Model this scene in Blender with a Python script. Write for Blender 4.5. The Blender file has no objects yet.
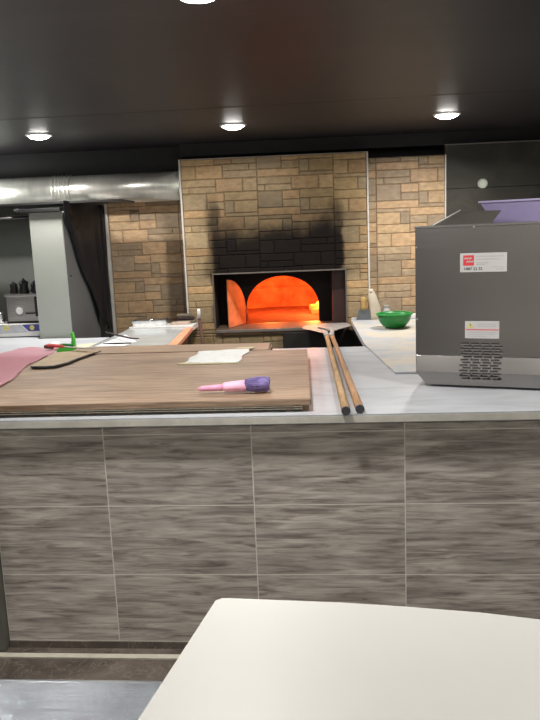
import bpy, bmesh, math, random
from mathutils import Vector, Matrix
random.seed(7)
C = bpy.context.scene.collection
H = 1.70                       # eye height
D0, WA = 5.83, math.radians(2.67)
WALL = Matrix.Translation((-math.sin(WA)*D0, math.cos(WA)*D0, 0)) @ Matrix.Rotation(WA, 4, 'Z')
# in WALL space: x runs along the oven wall, y goes INTO the wall, z is up
def wp(u, w, z=0): return tuple(WALL @ Vector((u, w, z)))

# ------------------------------------------------------------------ materials
def newmat(name):
    m = bpy.data.materials.new(name); m.use_nodes = True
    nt = m.node_tree; b = nt.nodes['Principled BSDF']
    return m, nt, b
def N(nt, t, **kw):
    n = nt.nodes.new(t)
    for k, v in kw.items():
        if k in n.inputs: n.inputs[k].default_value = v
        else: setattr(n, k, v)
    return n
def ramp(nt, src, stops, interp='LINEAR'):
    r = nt.nodes.new('ShaderNodeValToRGB'); r.color_ramp.interpolation = interp
    e = r.color_ramp.elements
    while len(e) < len(stops): e.new(.5)
    for i, (p, c) in enumerate(stops):
        e[i].position = p; e[i].color = (*c, 1) if len(c) == 3 else c
    nt.links.new(src, r.inputs[0]); return r.outputs[0]
def mix(nt, fac, a, b, mode='MIX'):
    n = nt.nodes.new('ShaderNodeMix'); n.data_type = 'RGBA'; n.blend_type = mode
    def put(s, v):
        if isinstance(v, (int, float)): s.default_value = v
        elif isinstance(v, tuple): s.default_value = (*v, 1) if len(v) == 3 else v
        else: nt.links.new(v, s)
    put(n.inputs[0], fac); put(n.inputs[6], a); put(n.inputs[7], b)
    return n.outputs[2]
def coords(nt, scale=(1, 1, 1), loc=(0, 0, 0), rot=(0, 0, 0)):
    t = nt.nodes.new('ShaderNodeTexCoord'); m = nt.nodes.new('ShaderNodeMapping')
    m.inputs['Scale'].default_value = scale; m.inputs['Location'].default_value = loc
    m.inputs['Rotation'].default_value = rot
    nt.links.new(t.outputs['Object'], m.inputs[0]); return m.outputs[0]
def noise(nt, vec, scale=5, detail=4, rough=.55, dist=0):
    n = nt.nodes.new('ShaderNodeTexNoise'); n.inputs['Scale'].default_value = scale
    n.inputs['Detail'].default_value = detail; n.inputs['Roughness'].default_value = rough
    n.inputs['Distortion'].default_value = dist
    nt.links.new(vec, n.inputs['Vector']); return n.outputs['Fac']
def bump(nt, b, h, s=.2, d=.01):
    n = nt.nodes.new('ShaderNodeBump'); n.inputs['Strength'].default_value = s
    n.inputs['Distance'].default_value = d
    nt.links.new(h, n.inputs['Height']); nt.links.new(n.outputs[0], b.inputs['Normal'])
def plain(name, col, rough=.5, metal=0, var=.12, scale=12, spec=.5):
    m, nt, b = newmat(name)
    f = noise(nt, coords(nt), scale, 3)
    lo = tuple(c*(1-var) for c in col); hi = tuple(min(1, c*(1+var)) for c in col)
    nt.links.new(ramp(nt, f, [(.3, lo), (.7, hi)]), b.inputs['Base Color'])
    b.inputs['Roughness'].default_value = rough; b.inputs['Metallic'].default_value = metal
    b.inputs['Specular IOR Level'].default_value = spec
    return m
def glow(name, col, s):
    m, nt, b = newmat(name)
    b.inputs['Base Color'].default_value = (*col, 1)
    b.inputs['Emission Color'].default_value = (*col, 1); b.inputs['Emission Strength'].default_value = s
    return m

def stone_mat(name, soot):
    m, nt, b = newmat(name)
    a = nt.nodes.new('ShaderNodeVertexColor'); a.layer_name = 'tint'
    v = coords(nt, (1, 1, 1.6))
    f = noise(nt, v, 22, 6, .65)
    f2 = noise(nt, coords(nt, (2, 1, 7)), 6, 4, .6)
    c = mix(nt, .75, a.outputs[0], ramp(nt, f, [(.3, (.48, .45, .41)), (.72, (.98, .93, .85))]), 'MULTIPLY')
    c = mix(nt, .45, c, ramp(nt, f2, [(.35, (.7, .68, .66)), (.65, (1.1, 1.1, 1.08))]), 'MULTIPLY')
    if soot:
        # smoke deposit that fans upward from the mouth of the oven
        tc = nt.nodes.new('ShaderNodeTexCoord'); sp = nt.nodes.new('ShaderNodeSeparateXYZ')
        nt.links.new(tc.outputs['Object'], sp.inputs[0])
        nz = noise(nt, coords(nt, (1, 1, .8)), 3.2, 4, .6)
        def M(op, x, y=None, z=None, clamp=False):
            n = nt.nodes.new('ShaderNodeMath'); n.operation = op; n.use_clamp = clamp
            for i, q in enumerate((x, y, z)):
                if q is None: continue
                if isinstance(q, (int, float)): n.inputs[i].default_value = q
                else: nt.links.new(q, n.inputs[i])
            return n.outputs[0]
        def mr(x, a0, a1, b0=0, b1=1):
            n = nt.nodes.new('ShaderNodeMapRange'); n.interpolation_type = 'SMOOTHSTEP'
            nt.links.new(x, n.inputs[0])
            for i, q in enumerate((a0, a1, b0, b1)): n.inputs[i+1].default_value = q
            return n.outputs[0]
        nn = M('MULTIPLY_ADD', nz, .22, -.11)
        x = M('ADD', sp.outputs[0], nn); z = M('ADD', sp.outputs[2], M('MULTIPLY', nn, 1.6))
        horiz = M('MULTIPLY', mr(x, -.80, -.64), mr(x, .46, .36))
        horiz_s = M('MULTIPLY', mr(x, -.95, -.45), mr(x, .75, .25))
        up1 = mr(z, 2.16, 1.66); up2 = mr(z, 2.42, 1.80)
        above = mr(sp.outputs[2], 1.30, 1.40)
        core = M('MULTIPLY', M('MULTIPLY', horiz, up1), above)
        # taller plumes over each jamb, and a faint overall veil
        pl = M('MAXIMUM', M('MULTIPLY', mr(x, .10, .30), mr(x, .50, .34)), M('MULTIPLY', mr(x, -.78, -.66), mr(x, -.50, -.62)))
        plume = M('MULTIPLY', M('MULTIPLY', pl, mr(z, 2.20, 1.86)), above)
        veil = M('MULTIPLY', M('MULTIPLY', horiz_s, up2), above)
        low = M('MULTIPLY', mr(z, 1.25, .9), .35)
        s = M('MAXIMUM', core, M('MULTIPLY', plume, .88)); s = M('MAXIMUM', s, M('MULTIPLY', veil, .75))
        s = M('MAXIMUM', s, low)
        s = M('MULTIPLY', s, .985)
        c = mix(nt, s, c, (.006, .0055, .0065))
        nt.links.new(M('MULTIPLY_ADD', s, -.42, .45), b.inputs['Specular IOR Level'])
    nt.links.new(c, b.inputs['Base Color']); b.inputs['Roughness'].default_value = .55
    bump(nt, b, f, .35, .006)
    return m

def tile_mat():
    m, nt, b = newmat('wood_grain_tile')
    a = nt.nodes.new('ShaderNodeVertexColor'); a.layer_name = 'tint'
    tc = nt.nodes.new('ShaderNodeTexCoord')
    ad = nt.nodes.new('ShaderNodeVectorMath'); ad.operation = 'MULTIPLY_ADD'
    ad.inputs[1].default_value = (9, 9, 9)
    nt.links.new(a.outputs[0], ad.inputs[0]); nt.links.new(tc.outputs['Object'], ad.inputs[2])
    mp = nt.nodes.new('ShaderNodeMapping'); mp.inputs['Scale'].default_value = (.75, 1, 8.5)
    nt.links.new(ad.outputs[0], mp.inputs[0])
    f = noise(nt, mp.outputs[0], 6.5, 7, .62, .7)
    mp2 = nt.nodes.new('ShaderNodeMapping'); mp2.inputs['Scale'].default_value = (.7, 1, 3)
    nt.links.new(ad.outputs[0], mp2.inputs[0])
    g = noise(nt, mp2.outputs[0], 5, 3, .5)
    c = ramp(nt, f, [(.30, (.20, .175, .158)), (.42, (.36, .330, .298)), (.52, (.50, .467, .425)), (.68, (.66, .63, .58))])
    c = mix(nt, .8, c, ramp(nt, g, [(.35, (.72, .70, .70)), (.65, (1.12, 1.1, 1.08))]), 'MULTIPLY')
    nt.links.new(c, b.inputs['Base Color']); b.inputs['Roughness'].default_value = .42
    return m

def wood_mat(name, cols, scale=(1.2, 16, 16), rough=.6, s=5):
    m, nt, b = newmat(name)
    f = noise(nt, coords(nt, scale), s, 6, .6, .4)
    g = noise(nt, coords(nt, (1, 2.5, 1)), 2.2, 3)
    c = ramp(nt, f, [(.28, cols[0]), (.5, cols[1]), (.72, cols[2])])
    c = mix(nt, .7, c, ramp(nt, g, [(.3, (.75, .72, .7)), (.7, (1.15, 1.13, 1.1))]), 'MULTIPLY')
    nt.links.new(c, b.inputs['Base Color']); b.inputs['Roughness'].default_value = rough
    bump(nt, b, f, .15, .003)
    return m

def marble_mat(name, base, dark, sc=(1, 3.5, 3.5), flour=False, rough=.22):
    m, nt, b = newmat(name)
    f = noise(nt, coords(nt, sc), 2.4, 6, .6, 1.1)
    c = ramp(nt, f, [(.32, dark), (.5, base), (.75, tuple(min(1, q*1.12) for q in base))])
    b.inputs['Roughness'].default_value = rough
    if flour:
        g = noise(nt, coords(nt), 3.6, 7, .7, .3)
        k = ramp(nt, g, [(.44, (0, 0, 0)), (.58, (1, 1, 1))])
        c = mix(nt, k, c, (.56, .50, .41))
        b.inputs['Roughness'].default_value = .5
    nt.links.new(c, b.inputs['Base Color'])
    return m

def brushed(name, col, rough, axis=(1, 1, 60), amt=.15):
    m, nt, b = newmat(name)
    f = noise(nt, coords(nt, axis), 6, 4)
    nt.links.new(ramp(nt, f, [(.3, tuple(c*(1-amt) for c in col)), (.7, tuple(c*(1+amt) for c in col))]), b.inputs['Base Color'])
    r = nt.nodes.new('ShaderNodeMapRange'); nt.links.new(f, r.inputs[0])
    r.inputs[3].default_value = rough*.8; r.inputs[4].default_value = rough*1.25
    nt.links.new(r.outputs[0], b.inputs['Roughness']); b.inputs['Metallic'].default_value = 1
    return m

def dark_marble(name):
    m, nt, b = newmat(name)
    f = noise(nt, coords(nt), 2.6, 8, .62, 1.4)
    g = noise(nt, coords(nt), 5, 6, .6, 2.5)
    c = ramp(nt, f, [(.3, (.05, .042, .036)), (.55, (.13, .108, .09)), (.8, (.23, .195, .165))])
    v = ramp(nt, g, [(.485, (0, 0, 0)), (.5, (1, 1, 1)), (.515, (0, 0, 0))])
    c = mix(nt, mix(nt, .35, (0, 0, 0), v), c, (.35, .30, .26))
    nt.links.new(c, b.inputs['Base Color']); b.inputs['Roughness'].default_value = .25
    return m

MT = {}
MT['stone'] = stone_mat('sooty_ledgestone_tile', True)
MT['stone2'] = stone_mat('ledgestone_tile', False)
MT['grout'] = plain('stone_joint', (.22, .16, .11), .9)
MT['groutsoot'] = stone_mat('sooty_stone_joint', True)
MT['tile'] = tile_mat()
MT['tgrout'] = plain('pale_grout', (.74, .71, .64), .8)
MT['top'] = marble_mat('grey_white_marble', (.40, .42, .45), (.31, .33, .36), rough=.46)
MT['flourtop'] = marble_mat('floury_marble', (.42, .44, .46), (.36, .38, .42), flour=True)
MT['glass'] = marble_mat('polished_pale_slab', (.44, .47, .47), (.37, .40, .41), rough=.07)
MT['edge'] = plain('pale_slab_edge', (.55, .54, .48), .4)
MT['ceil'] = None
m, nt, b = newmat('sooty_black_ceiling')
f = noise(nt, coords(nt, (.35, 1.6, 1)), 1.6, 5, .6)
nt.links.new(ramp(nt, f, [(.3, (.016, .014, .018)), (.6, (.027, .023, .028)), (.8, (.044, .038, .042))]), b.inputs['Base Color'])
b.inputs['Roughness'].default_value = .48; MT['ceil'] = m
MT['dark'] = plain('black_painted_wall', (.016, .016, .018), .7)
MT['darkstone'] = None
m, nt, b = newmat('dark_grey_stone_tile')
f = noise(nt, coords(nt), 3, 7, .65, .6)
nt.links.new(ramp(nt, f, [(.3, (.045, .044, .038)), (.6, (.075, .072, .062)), (.8, (.12, .112, .098))]), b.inputs['Base Color'])
b.inputs['Roughness'].default_value = .3; MT['darkstone'] = m
MT['floor'] = dark_marble('dark_brown_marble')
MT['trim'] = plain('white_trim', (.62, .60, .56), .5)
MT['greypaint'] = plain('grey_green_paint', (.38, .405, .37), .6, var=.05, scale=3)
MT['backwall'] = plain('dull_grey_wall', (.27, .285, .265), .7, var=.08, scale=2)
MT['steel'] = brushed('brushed_steel', (.30, .295, .29), .30, (60, 1, 1))
MT['steelbox'] = brushed('brushed_machine_steel', (.29, .28, .275), .24, (1, 1, 90), .06)
MT['duct'] = brushed('galvanised_duct', (.75, .75, .70), .30, (3, 1, 1), .1)
MT['duct'].node_tree.nodes['Principled BSDF'].inputs['Metallic'].default_value = .7
MT['table_steel'] = brushed('polished_table_steel', (.44, .48, .53), .24, (1, 14, 1), .012)
_n = MT['table_steel'].node_tree; _b = _n.nodes['Principled BSDF']; bump(_n, _b, noise(_n, coords(_n, (3, 700, 1)), 2, 1), .22, .001)
MT['iron'] = plain('black_iron', (.02, .018, .017), .55, .3)
MT['soot'] = plain('soot_black_lining', (.012, .010, .010), .8)
MT['firebrick'] = plain('fire_brick', (.62, .25, .12), .8, var=.45, scale=7)
MT['ironplate'] = plain('firelit_plate', (.72, .24, .10), .6, .0, var=.3, scale=8)  # orange of the firelight put into the iron's base colour
MT['sill'] = plain('worn_sill_metal', (.22, .19, .17), .45, .5)
MT['board'] = wood_mat('worn_oak_board', [(.13, .085, .054), (.28, .195, .130), (.42, .31, .215)], (1.0, 22, 22))
MT['boardedge'] = wood_mat('board_front_edge', [(.10, .06, .035), (.19, .12, .07), (.26, .17, .10)])
MT['handle'] = wood_mat('peel_handle_wood', [(.16, .095, .04), (.36, .23, .11), (.50, .34, .18)], (16, 1.2, 16))
MT['handle2'] = wood_mat('peel_handle_wood_red', [(.15, .075, .035), (.34, .19, .09), (.46, .28, .15)], (16, 1.2, 16))
MT['peel'] = plain('worn_peel_steel', (.33, .31, .29), .6, .3, var=.3, scale=18)
MT['cream'] = plain('cream_laminate', (.73, .73, .695), .38, var=.02, scale=3)
MT['black'] = plain('black_plastic', (.012, .012, .013), .5)
m, nt, b = newmat('black_plastic_sheet')
b.inputs['Base Color'].default_value = (.010, .010, .014, 1); b.inputs['Roughness'].default_value = .5; b.inputs['Specular IOR Level'].default_value = .2
bump(nt, b, noise(nt, coords(nt, (4, 4, 1.2)), 5, 4, .6, .8), .6, .03); MT['sheet'] = m
MT['pinkpl'] = plain('pink_handle', (.72, .33, .50), .4)
MT['bristle'] = wood_mat('purple_bristles', [(.05, .035, .13), (.15, .11, .32), (.32, .27, .52)], (3, 30, 30), .7)
MT['paper'] = plain('white_paper', (.72, .73, .74), .7, var=.05)
MT['waxpaper'] = plain('creased_white_wrap', (.70, .73, .72), .5, var=.08, scale=30)
MT['waxrim'] = plain('yellowed_wrap_edge', (.50, .44, .26), .5)
MT['green'] = plain('green_plastic', (.010, .20, .035), .4)
MT['green2'] = plain('bright_green_plastic', (.08, .55, .04), .4)
MT['red'] = plain('red_plastic', (.55, .05, .04), .4)
MT['darkred'] = plain('dark_red_wood', (.05, .014, .012), .7)
MT['lilac'] = plain('lilac_plastic', (.33, .29, .50), .45, var=.05)
MT['white'] = plain('white_plastic', (.70, .70, .68), .5, var=.05)
MT['foil'] = brushed('aluminium_foil', (.75, .75, .77), .25, (5, 5, 5), .2)
MT['tan'] = plain('tan_parchment', (.36, .27, .17), .7)
MT['blue'] = plain('print_blue', (.055, .06, .26), .5)
MT['printgrey'] = plain('print_pale_grey', (.42, .44, .47), .5)
MT['yellow'] = plain('print_yellow', (.62, .55, .10), .5)
MT['orange'] = plain('fire_reflection_orange', (.66, .33, .20), .35)
MT['sred'] = plain('label_red', (.62, .045, .055), .5)
MT['ink'] = plain('label_ink', (.05, .05, .06), .6)
MT['inkgrey'] = plain('label_faint_ink', (.36, .35, .37), .6)
MT['label'] = plain('label_white', (.52, .52, .52), .5, var=.02)
MT['ochre'] = wood_mat('yellow_wood', [(.30, .18, .05), (.46, .30, .10), (.55, .38, .16)], (16, 16, 2))
MT['cloth'] = plain('beige_cloth', (.52, .46, .36), .8)
m, nt, b = newmat('pink_film')
b.inputs['Base Color'].default_value = (.66, .30, .36, 1); b.inputs['Roughness'].default_value = .35
b.inputs['Alpha'].default_value = .62
bump(nt, b, noise(nt, coords(nt), 7, 4, .6, .8), .5, .01); MT['film'] = m
MT['lamp'] = glow('downlight_diffuser', (1, .97, .92), 45)
MT['flame'] = glow('flame', (1, .42, .05), 4)
MT['ember'] = glow('embers', (1, .16, .02), 2.2)
MT['bluelight'] = glow('tiny_indicator', (.7, .8, 1), 2)

# ------------------------------------------------------------------ mesh helpers
class MB:
    def __init__(s): s.bm = bmesh.new(); s.lay = s.bm.loops.layers.float_color.new('tint'); s.cur = (1, 1, 1, 1)
    def face(s, pts, col=None):
        vs = [s.bm.verts.new(p) for p in pts]
        try: f = s.bm.faces.new(vs)
        except ValueError: return
        c = (*(col or s.cur[:3]), 1)
        for l in f.loops: l[s.lay] = c
        return f
    def hexa(s, p, col=None):     # 8 points: bottom ring 0-3, top ring 4-7
        vs = [s.bm.verts.new(q) for q in p]; c = (*(col or s.cur[:3]), 1)
        for q in ((3, 2, 1, 0), (4, 5, 6, 7), (0, 1, 5, 4), (1, 2, 6, 5), (2, 3, 7, 6), (3, 0, 4, 7)):
            f = s.bm.faces.new([vs[i] for i in q])
            for l in f.loops: l[s.lay] = c
        return s
    def box(s, x0, x1, y0, y1, z0, z1, col=None):
        return s.hexa([(x0, y0, z0), (x1, y0, z0), (x1, y1, z0), (x0, y1, z0), (x0, y0, z1), (x1, y0, z1), (x1, y1, z1), (x0, y1, z1)], col)
    def stone(s, x0, x1, z0, z1, y, dep, ch, col):   # pillowed stone in the xz plane, front at y-dep
        a = [(x0, y, z0), (x1, y, z0), (x1, y, z1), (x0, y, z1)]
        b = [(x0+ch, y-dep, z0+ch), (x1-ch, y-dep, z0+ch), (x1-ch, y-dep, z1-ch), (x0+ch, y-dep, z1-ch)]
        if x1-x0 < 2.2*ch or z1-z0 < 2.2*ch: return
        s.face(b, col)
        for i in range(4):
            j = (i+1) % 4; s.face([a[i], a[j], b[j], b[i]], col)
    def prism(s, poly, z0, z1, top=None):            # polygon in xy extruded in z
        top = top or poly
        n = len(poly)
        s.face([(x, y, z0) for x, y in reversed(poly)]); s.face([(x, y, z1) for x, y in top])
        for i in range(n):
            j = (i+1) % n
            s.face([(*poly[i], z0), (*poly[j], z0), (*top[j], z1), (*top[i], z1)])
        return s
    def prismy(s, poly, y0, y1):                     # polygon in xz extruded in y
        n = len(poly)
        s.face([(x, y0, z) for x, z in poly]); s.face([(x, y1, z) for x, z in reversed(poly)])
        for i in range(n):
            j = (i+1) % n
            s.face([(poly[i][0], y0, poly[i][1]), (poly[i][0], y1, poly[i][1]), (poly[j][0], y1, poly[j][1]), (poly[j][0], y0, poly[j][1])])
        return s
    def tube(s, pts, rad, n=14, cap=True, sx=1, sz=1):
        pts = [Vector(p) for p in pts]
        rad = rad if isinstance(rad, (list, tuple)) else [rad]*len(pts)
        rings = []; prev = None
        for i, p in enumerate(pts):
            d = (pts[min(i+1, len(pts)-1)] - pts[max(i-1, 0)]).normalized()
            ref = prev if prev else (Vector((0, 0, 1)) if abs(d.z) < .9 else Vector((0, 1, 0)))
            a = (ref - d*ref.dot(d)).normalized(); b = d.cross(a); prev = a
            rings.append([s.bm.verts.new(p + (a*math.cos(2*math.pi*k/n)*sz + b*math.sin(2*math.pi*k/n)*sx)*rad[i]) for k in range(n)])
        for r0, r1 in zip(rings, rings[1:]):
            for k in range(n): s.bm.faces.new([r0[k], r0[(k+1) % n], r1[(k+1) % n], r1[k]]).smooth = True
        if cap: s.bm.faces.new(list(reversed(rings[0]))); s.bm.faces.new(rings[-1])
        return s
    def lathe(s, prof, n=32, c=(0, 0, 0), cap0=True, cap1=False):
        rings = [[s.bm.verts.new((c[0]+r*math.cos(2*math.pi*k/n), c[1]+r*math.sin(2*math.pi*k/n), c[2]+z)) for k in range(n)] for r, z in prof]
        for r0, r1 in zip(rings, rings[1:]):
            for k in range(n): s.bm.faces.new([r0[k], r0[(k+1) % n], r1[(k+1) % n], r1[k]]).smooth = True
        if cap0: s.bm.faces.new(list(reversed(rings[0])))
        if cap1: s.bm.faces.new(rings[-1])
        return s
    def grid(s, fn, nu, nv):
        V = [[s.bm.verts.new(fn(i/nu, j/nv)) for j in range(nv+1)] for i in range(nu+1)]
        for i in range(nu):
            for j in range(nv): s.bm.faces.new([V[i][j], V[i+1][j], V[i+1][j+1], V[i][j+1]]).smooth = True
        return s
    def build(s, name, mat, parent=None, bevel=0, mw=None, solid=0, sub=0, norm=True):
        if norm: bmesh.ops.recalc_face_normals(s.bm, faces=s.bm.faces)
        me = bpy.data.meshes.new(name); s.bm.to_mesh(me); s.bm.free()
        o = bpy.data.objects.new(name, me); C.objects.link(o); me.materials.append(mat)
        if parent: o.parent = parent
        if mw is not None: o.matrix_world = mw
        if solid:
            q = o.modifiers.new('s', 'SOLIDIFY'); q.thickness = solid
        if bevel:
            q = o.modifiers.new('b', 'BEVEL'); q.width = bevel; q.segments = 2; q.limit_method = 'ANGLE'; q.angle_limit = math.radians(40)
        if sub:
            q = o.modifiers.new('u', 'SUBSURF'); q.levels = sub; q.render_levels = sub
        return o
def tag(o, label, cat, group=None):
    o['label'] = label; o['category'] = cat
    if group: o['group'] = group
    return o
def struct(o): o['kind'] = 'structure'; return o
def thing(name, label, cat, loc=(0, 0, 0), rz=0, group=None, mw=None):
    o = bpy.data.objects.new(name, None); C.objects.link(o); o.empty_display_size = .1
    if mw is not None: o.matrix_world = mw
    else: o.location = loc; o.rotation_euler = (0, 0, rz)
    return tag(o, label, cat, group)
def text(name, body, size, mat, parent, mw):
    cu = bpy.data.curves.new(name, 'FONT'); cu.body = body; cu.size = size; cu.extrude = .0002; cu.offset = size*.02
    t = bpy.data.objects.new(name, cu); C.objects.link(t)
    dg = bpy.context.evaluated_depsgraph_get(); me = bpy.data.meshes.new_from_object(t.evaluated_get(dg))
    bpy.data.objects.remove(t); me.materials.clear(); me.materials.append(mat)
    o = bpy.data.objects.new(name, me); C.objects.link(o); o.parent = parent; o.matrix_local = mw
    return o

# ------------------------------------------------------------------ setting
struct(MB().box(-4.5, 4.5, -3, 8, -.05, 0).build('floor', MT['floor']))
CZ = 2.44
struct(MB().box(-4.5, 4.5, -3, 8, CZ, CZ+.05).build('ceiling', MT['ceil']))
# ceiling board joints
jb = MB()
for y in (1.95, 4.35): jb.box(-4.4, 4.4, y, y+.006, CZ-.001, CZ+.01)
struct(jb.build('trim_1', plain('ceiling_joint_strip', (.04, .037, .038), .5)))
struct(MB().box(-4.4, -4.3, -3, 8, 0, CZ).build('wall_left', MT['backwall']))
struct(MB().box(4.3, 4.4, -3, 8, 0, CZ).build('wall_right', MT['backwall']))
struct(MB().box(-4.4, 4.4, -3, -2.9, 0, CZ).build('wall_front', plain('pale_wall_behind_viewer', (.5, .48, .45), .7)))

# far wall, black above and behind everything
struct(MB().box(-4.2, -1.60, .95, 1.05, 0, CZ).build('wall_back', MT['backwall'], mw=WALL))
struct(MB().box(-1.60, 4.2, .06 if 0 else 2.2, 2.3, 0, CZ).build('wall_back', MT['dark'], mw=WALL))
struct(MB().box(-4.2, 4.2, .36 if 0 else .335, .36, 2.29, CZ-.001).build('wall_back', MT['dark'], mw=WALL))
struct(MB().box(-4.2, -.905, .26, .29, 2.10, CZ-.001).build('wall_back', MT['dark'], mw=WALL))

PAT = [(0, 27, 0, 6, 0), (0, 6, 6, 11, 1), (6, 27, 6, 11, 1), (27, 48.5, 0, 10.5, 2), (48.5, 60, 0, 10.5, 3), (0, 19.5, 11, 24, 4),
       (19.5, 33.5, 11, 18, 2), (19.5, 33.5, 18, 24, 1), (27, 27, 0, 0, 0), (33.5, 60, 10.5, 17.5, 5), (19.5, 19.5, 0, 0, 0), (33.5, 41, 17.5, 27, 4),
       (41, 60, 17.5, 27, 5), (0, 33.5, 24, 30, 2), (33.5, 60, 27, 30, 0), (27, 33.5, 10.5, 11, 0)]
TINT = [(.50, .38, .22), (.51, .39, .23), (.60, .41, .22), (.57, .42, .23), (.46, .36, .22), (.60, .44, .23)]
TINT2 = [(.52, .40, .27), (.52, .41, .28), (.66, .46, .28), (.62, .46, .29), (.47, .37, .26), (.66, .48, .29)]
def ledgestone(mb, regions, u0, ztop_seam, nu, z_rows, y, tints, rows_up=1, dirty=0):
    rnd = random.Random(5)
    for r in range(-rows_up, z_rows):
        for c in range(nu):
            ux = u0+.6*c; zt = ztop_seam-.3*r; flip = (r+c) % 2 == 1 if r < 0 else rnd.random() < .3
            for (a, b_, t0, t1, k) in PAT:
                if b_-a < 1 or t1-t0 < 1: continue
                if flip: a, b_, t0, t1 = 60-b_, 60-a, 30-t1, 30-t0
                x0, x1 = ux+a/100, ux+b_/100; z1, z0 = zt-t0/100, zt-t1/100
                j = rnd.uniform(.86, 1.12); col = tuple(q*j for q in tints[k])
                for (ra, rb, rc, rd) in regions:
                    xa, xb, za, zb = max(x0, ra), min(x1, rb), max(z0, rc), min(z1, rd)
                    if xb-xa > .012 and zb-za > .012:
                        mb.stone(xa+.0015, xb-.0015, za+.0015, zb-.0015, y, .006, .005, col)
# side claddings (setting)
mb = MB(); ledgestone(mb, [(-1.565, -.89, .0, 2.10)], -1.57, 1.98, 2, 7, .30, TINT2)
struct(mb.build('wall_left', MT['stone2'], mw=WALL))
struct(MB().box(-1.57, -.885, .30, .33, 0, 2.10).build('wall_left', MT['grout'], mw=WALL))
struct(MB().box(-1.59, -1.568, .27, .33, .0, 2.10).build('trim_2', MT['trim'], mw=WALL))
mb = MB(); ledgestone(mb, [(.575, 1.188, 0, 2.262)], .648-.6, 2.165, 2, 8, .05, TINT2)
struct(mb.build('wall_right', MT['stone2'], mw=WALL))
struct(MB().box(.572, 1.19, .05, .09, 0, 2.262).build('wall_right', MT['grout'], mw=WALL))
struct(MB().box(1.188, 1.197, .035, .09, 0, 2.262).build('trim_3', MT['trim'], mw=WALL))
# dark stone wall on the right, with joints
mb = MB()
for z0, z1 in ((0, .6), (.604, 1.3), (1.304, 1.998), (2.002, 2.335)):
    for k in range(3): mb.box(1.198+k*1.0, 2.194+k*1.0, .075, .10, z0, z1)
struct(mb.build('wall_right', MT['darkstone'], mw=WALL))
struct(MB().box(1.2, 4.2, .101, .14, 0, 2.34).build('wall_right', MT['grout'], mw=WALL))
struct(MB().box(-.9, 4.2, .10, .334, 2.342, CZ-.001).build('wall_back', MT['dark'], mw=WALL))
struct(MB().box(1.19, 4.2, .06, .10, 2.336, 2.342).build('trim_4', plain('thin_grey_edge', (.22, .21, .20), .5), mw=WALL))

d = thing('wall_disc', 'small round pale disc on the dark grey stone wall above the steel machine', 'wall light', mw=WALL @ Matrix.Translation((1.49, .075, 2.03)))
o = MB().tube([(0, 0, 0), (0, -.012, 0)], [.04, .036], 24).build('disc', plain('pale_disc', (.50, .56, .46), .4), d)
o = MB().tube([(0, -.010, 0), (0, -.016, 0)], [.028, .026], 24).build('lens', plain('pale_lens', (.62, .68, .58), .3), d)

# ------------------------------------------------------------------ pizza oven
ov = thing('pizza_oven', 'built-in pizza oven faced in tan ledgestone tile with black soot above its glowing arched mouth', 'oven', mw=WALL)
U0, U1, ZT = -.888, .572, 2.302
OX0, OX1, OZ0, OZ1 = -.672, .387, .952, 1.400
AX0, AX1, AZ0, AZ1 = -.02, .46, .35, .90      # dark recess added for the shade under the mouth
regs = [(U0, U1, OZ1, ZT), (U0, OX0, OZ0, OZ1), (OX1, U1, OZ0, OZ1), (U0, U1, AZ1, OZ0), (U0, AX0, 0, AZ1), (AX1, U1, 0, AZ1), (AX0, AX1, 0, AZ0)]
mb = MB(); ledgestone(mb, regs, U0, 2.150, 3, 8, 0, TINT)
mb.build('stone_cladding', MT['stone'], ov)
mb = MB(); mb.cur = (.22, .16, .11, 1)
for (a, b_, z0, z1) in regs: mb.box(a, b_, 0, .30 if z0 >= OZ0 or a != AX0 else .3, z0, z1)
mb.build('masonry', MT['groutsoot'], ov)
MB().box(U0-.012, U0, -.014, .26, 0, ZT+.004).build('corner_trim', MT['trim'], ov)
MB().box(U1, U1+.012, -.014, .04, 0, ZT+.004).build('corner_trim', MT['trim'], ov)
MB().box(U0-.012, U1+.012, -.012, .30, ZT, ZT+.006).build('top_trim', plain('dusty_top_edge', (.35, .31, .26), .6), ov)
# steel angle round the mouth
t = .010
fr = MB().box(OX0-t, OX1+t, -.022, .02, OZ1, OZ1+t).box(OX0-t, OX0, -.018, .02, OZ0, OZ1).box(OX1, OX1+t, -.018, .02, OZ0, OZ1)
fr.build('mouth_frame', plain('dull_angle_steel', (.17, .15, .13), .5, .5), ov)
AW = .40   # depth of the outer recess
ln = MB()
ln.box(OX0-.03, OX0, .02, AW, OZ0-.02, OZ1+.02); ln.box(OX1, OX1+.03, .02, AW, OZ0-.02, OZ1+.02); ln.box(OX0, OX1, .02, AW, OZ1, OZ1+.02)
ln.build('recess_lining', MT['soot'], ov)
MB().box(OX1-.09, OX1-.001, .10, .12, OZ0, OZ1-.002).box(OX1-.10, OX1-.09, .10, AW-.02, OZ0, OZ1-.002).build('side_plate', plain('dark_red_plate', (.05, .022, .02), .5), ov)
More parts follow.
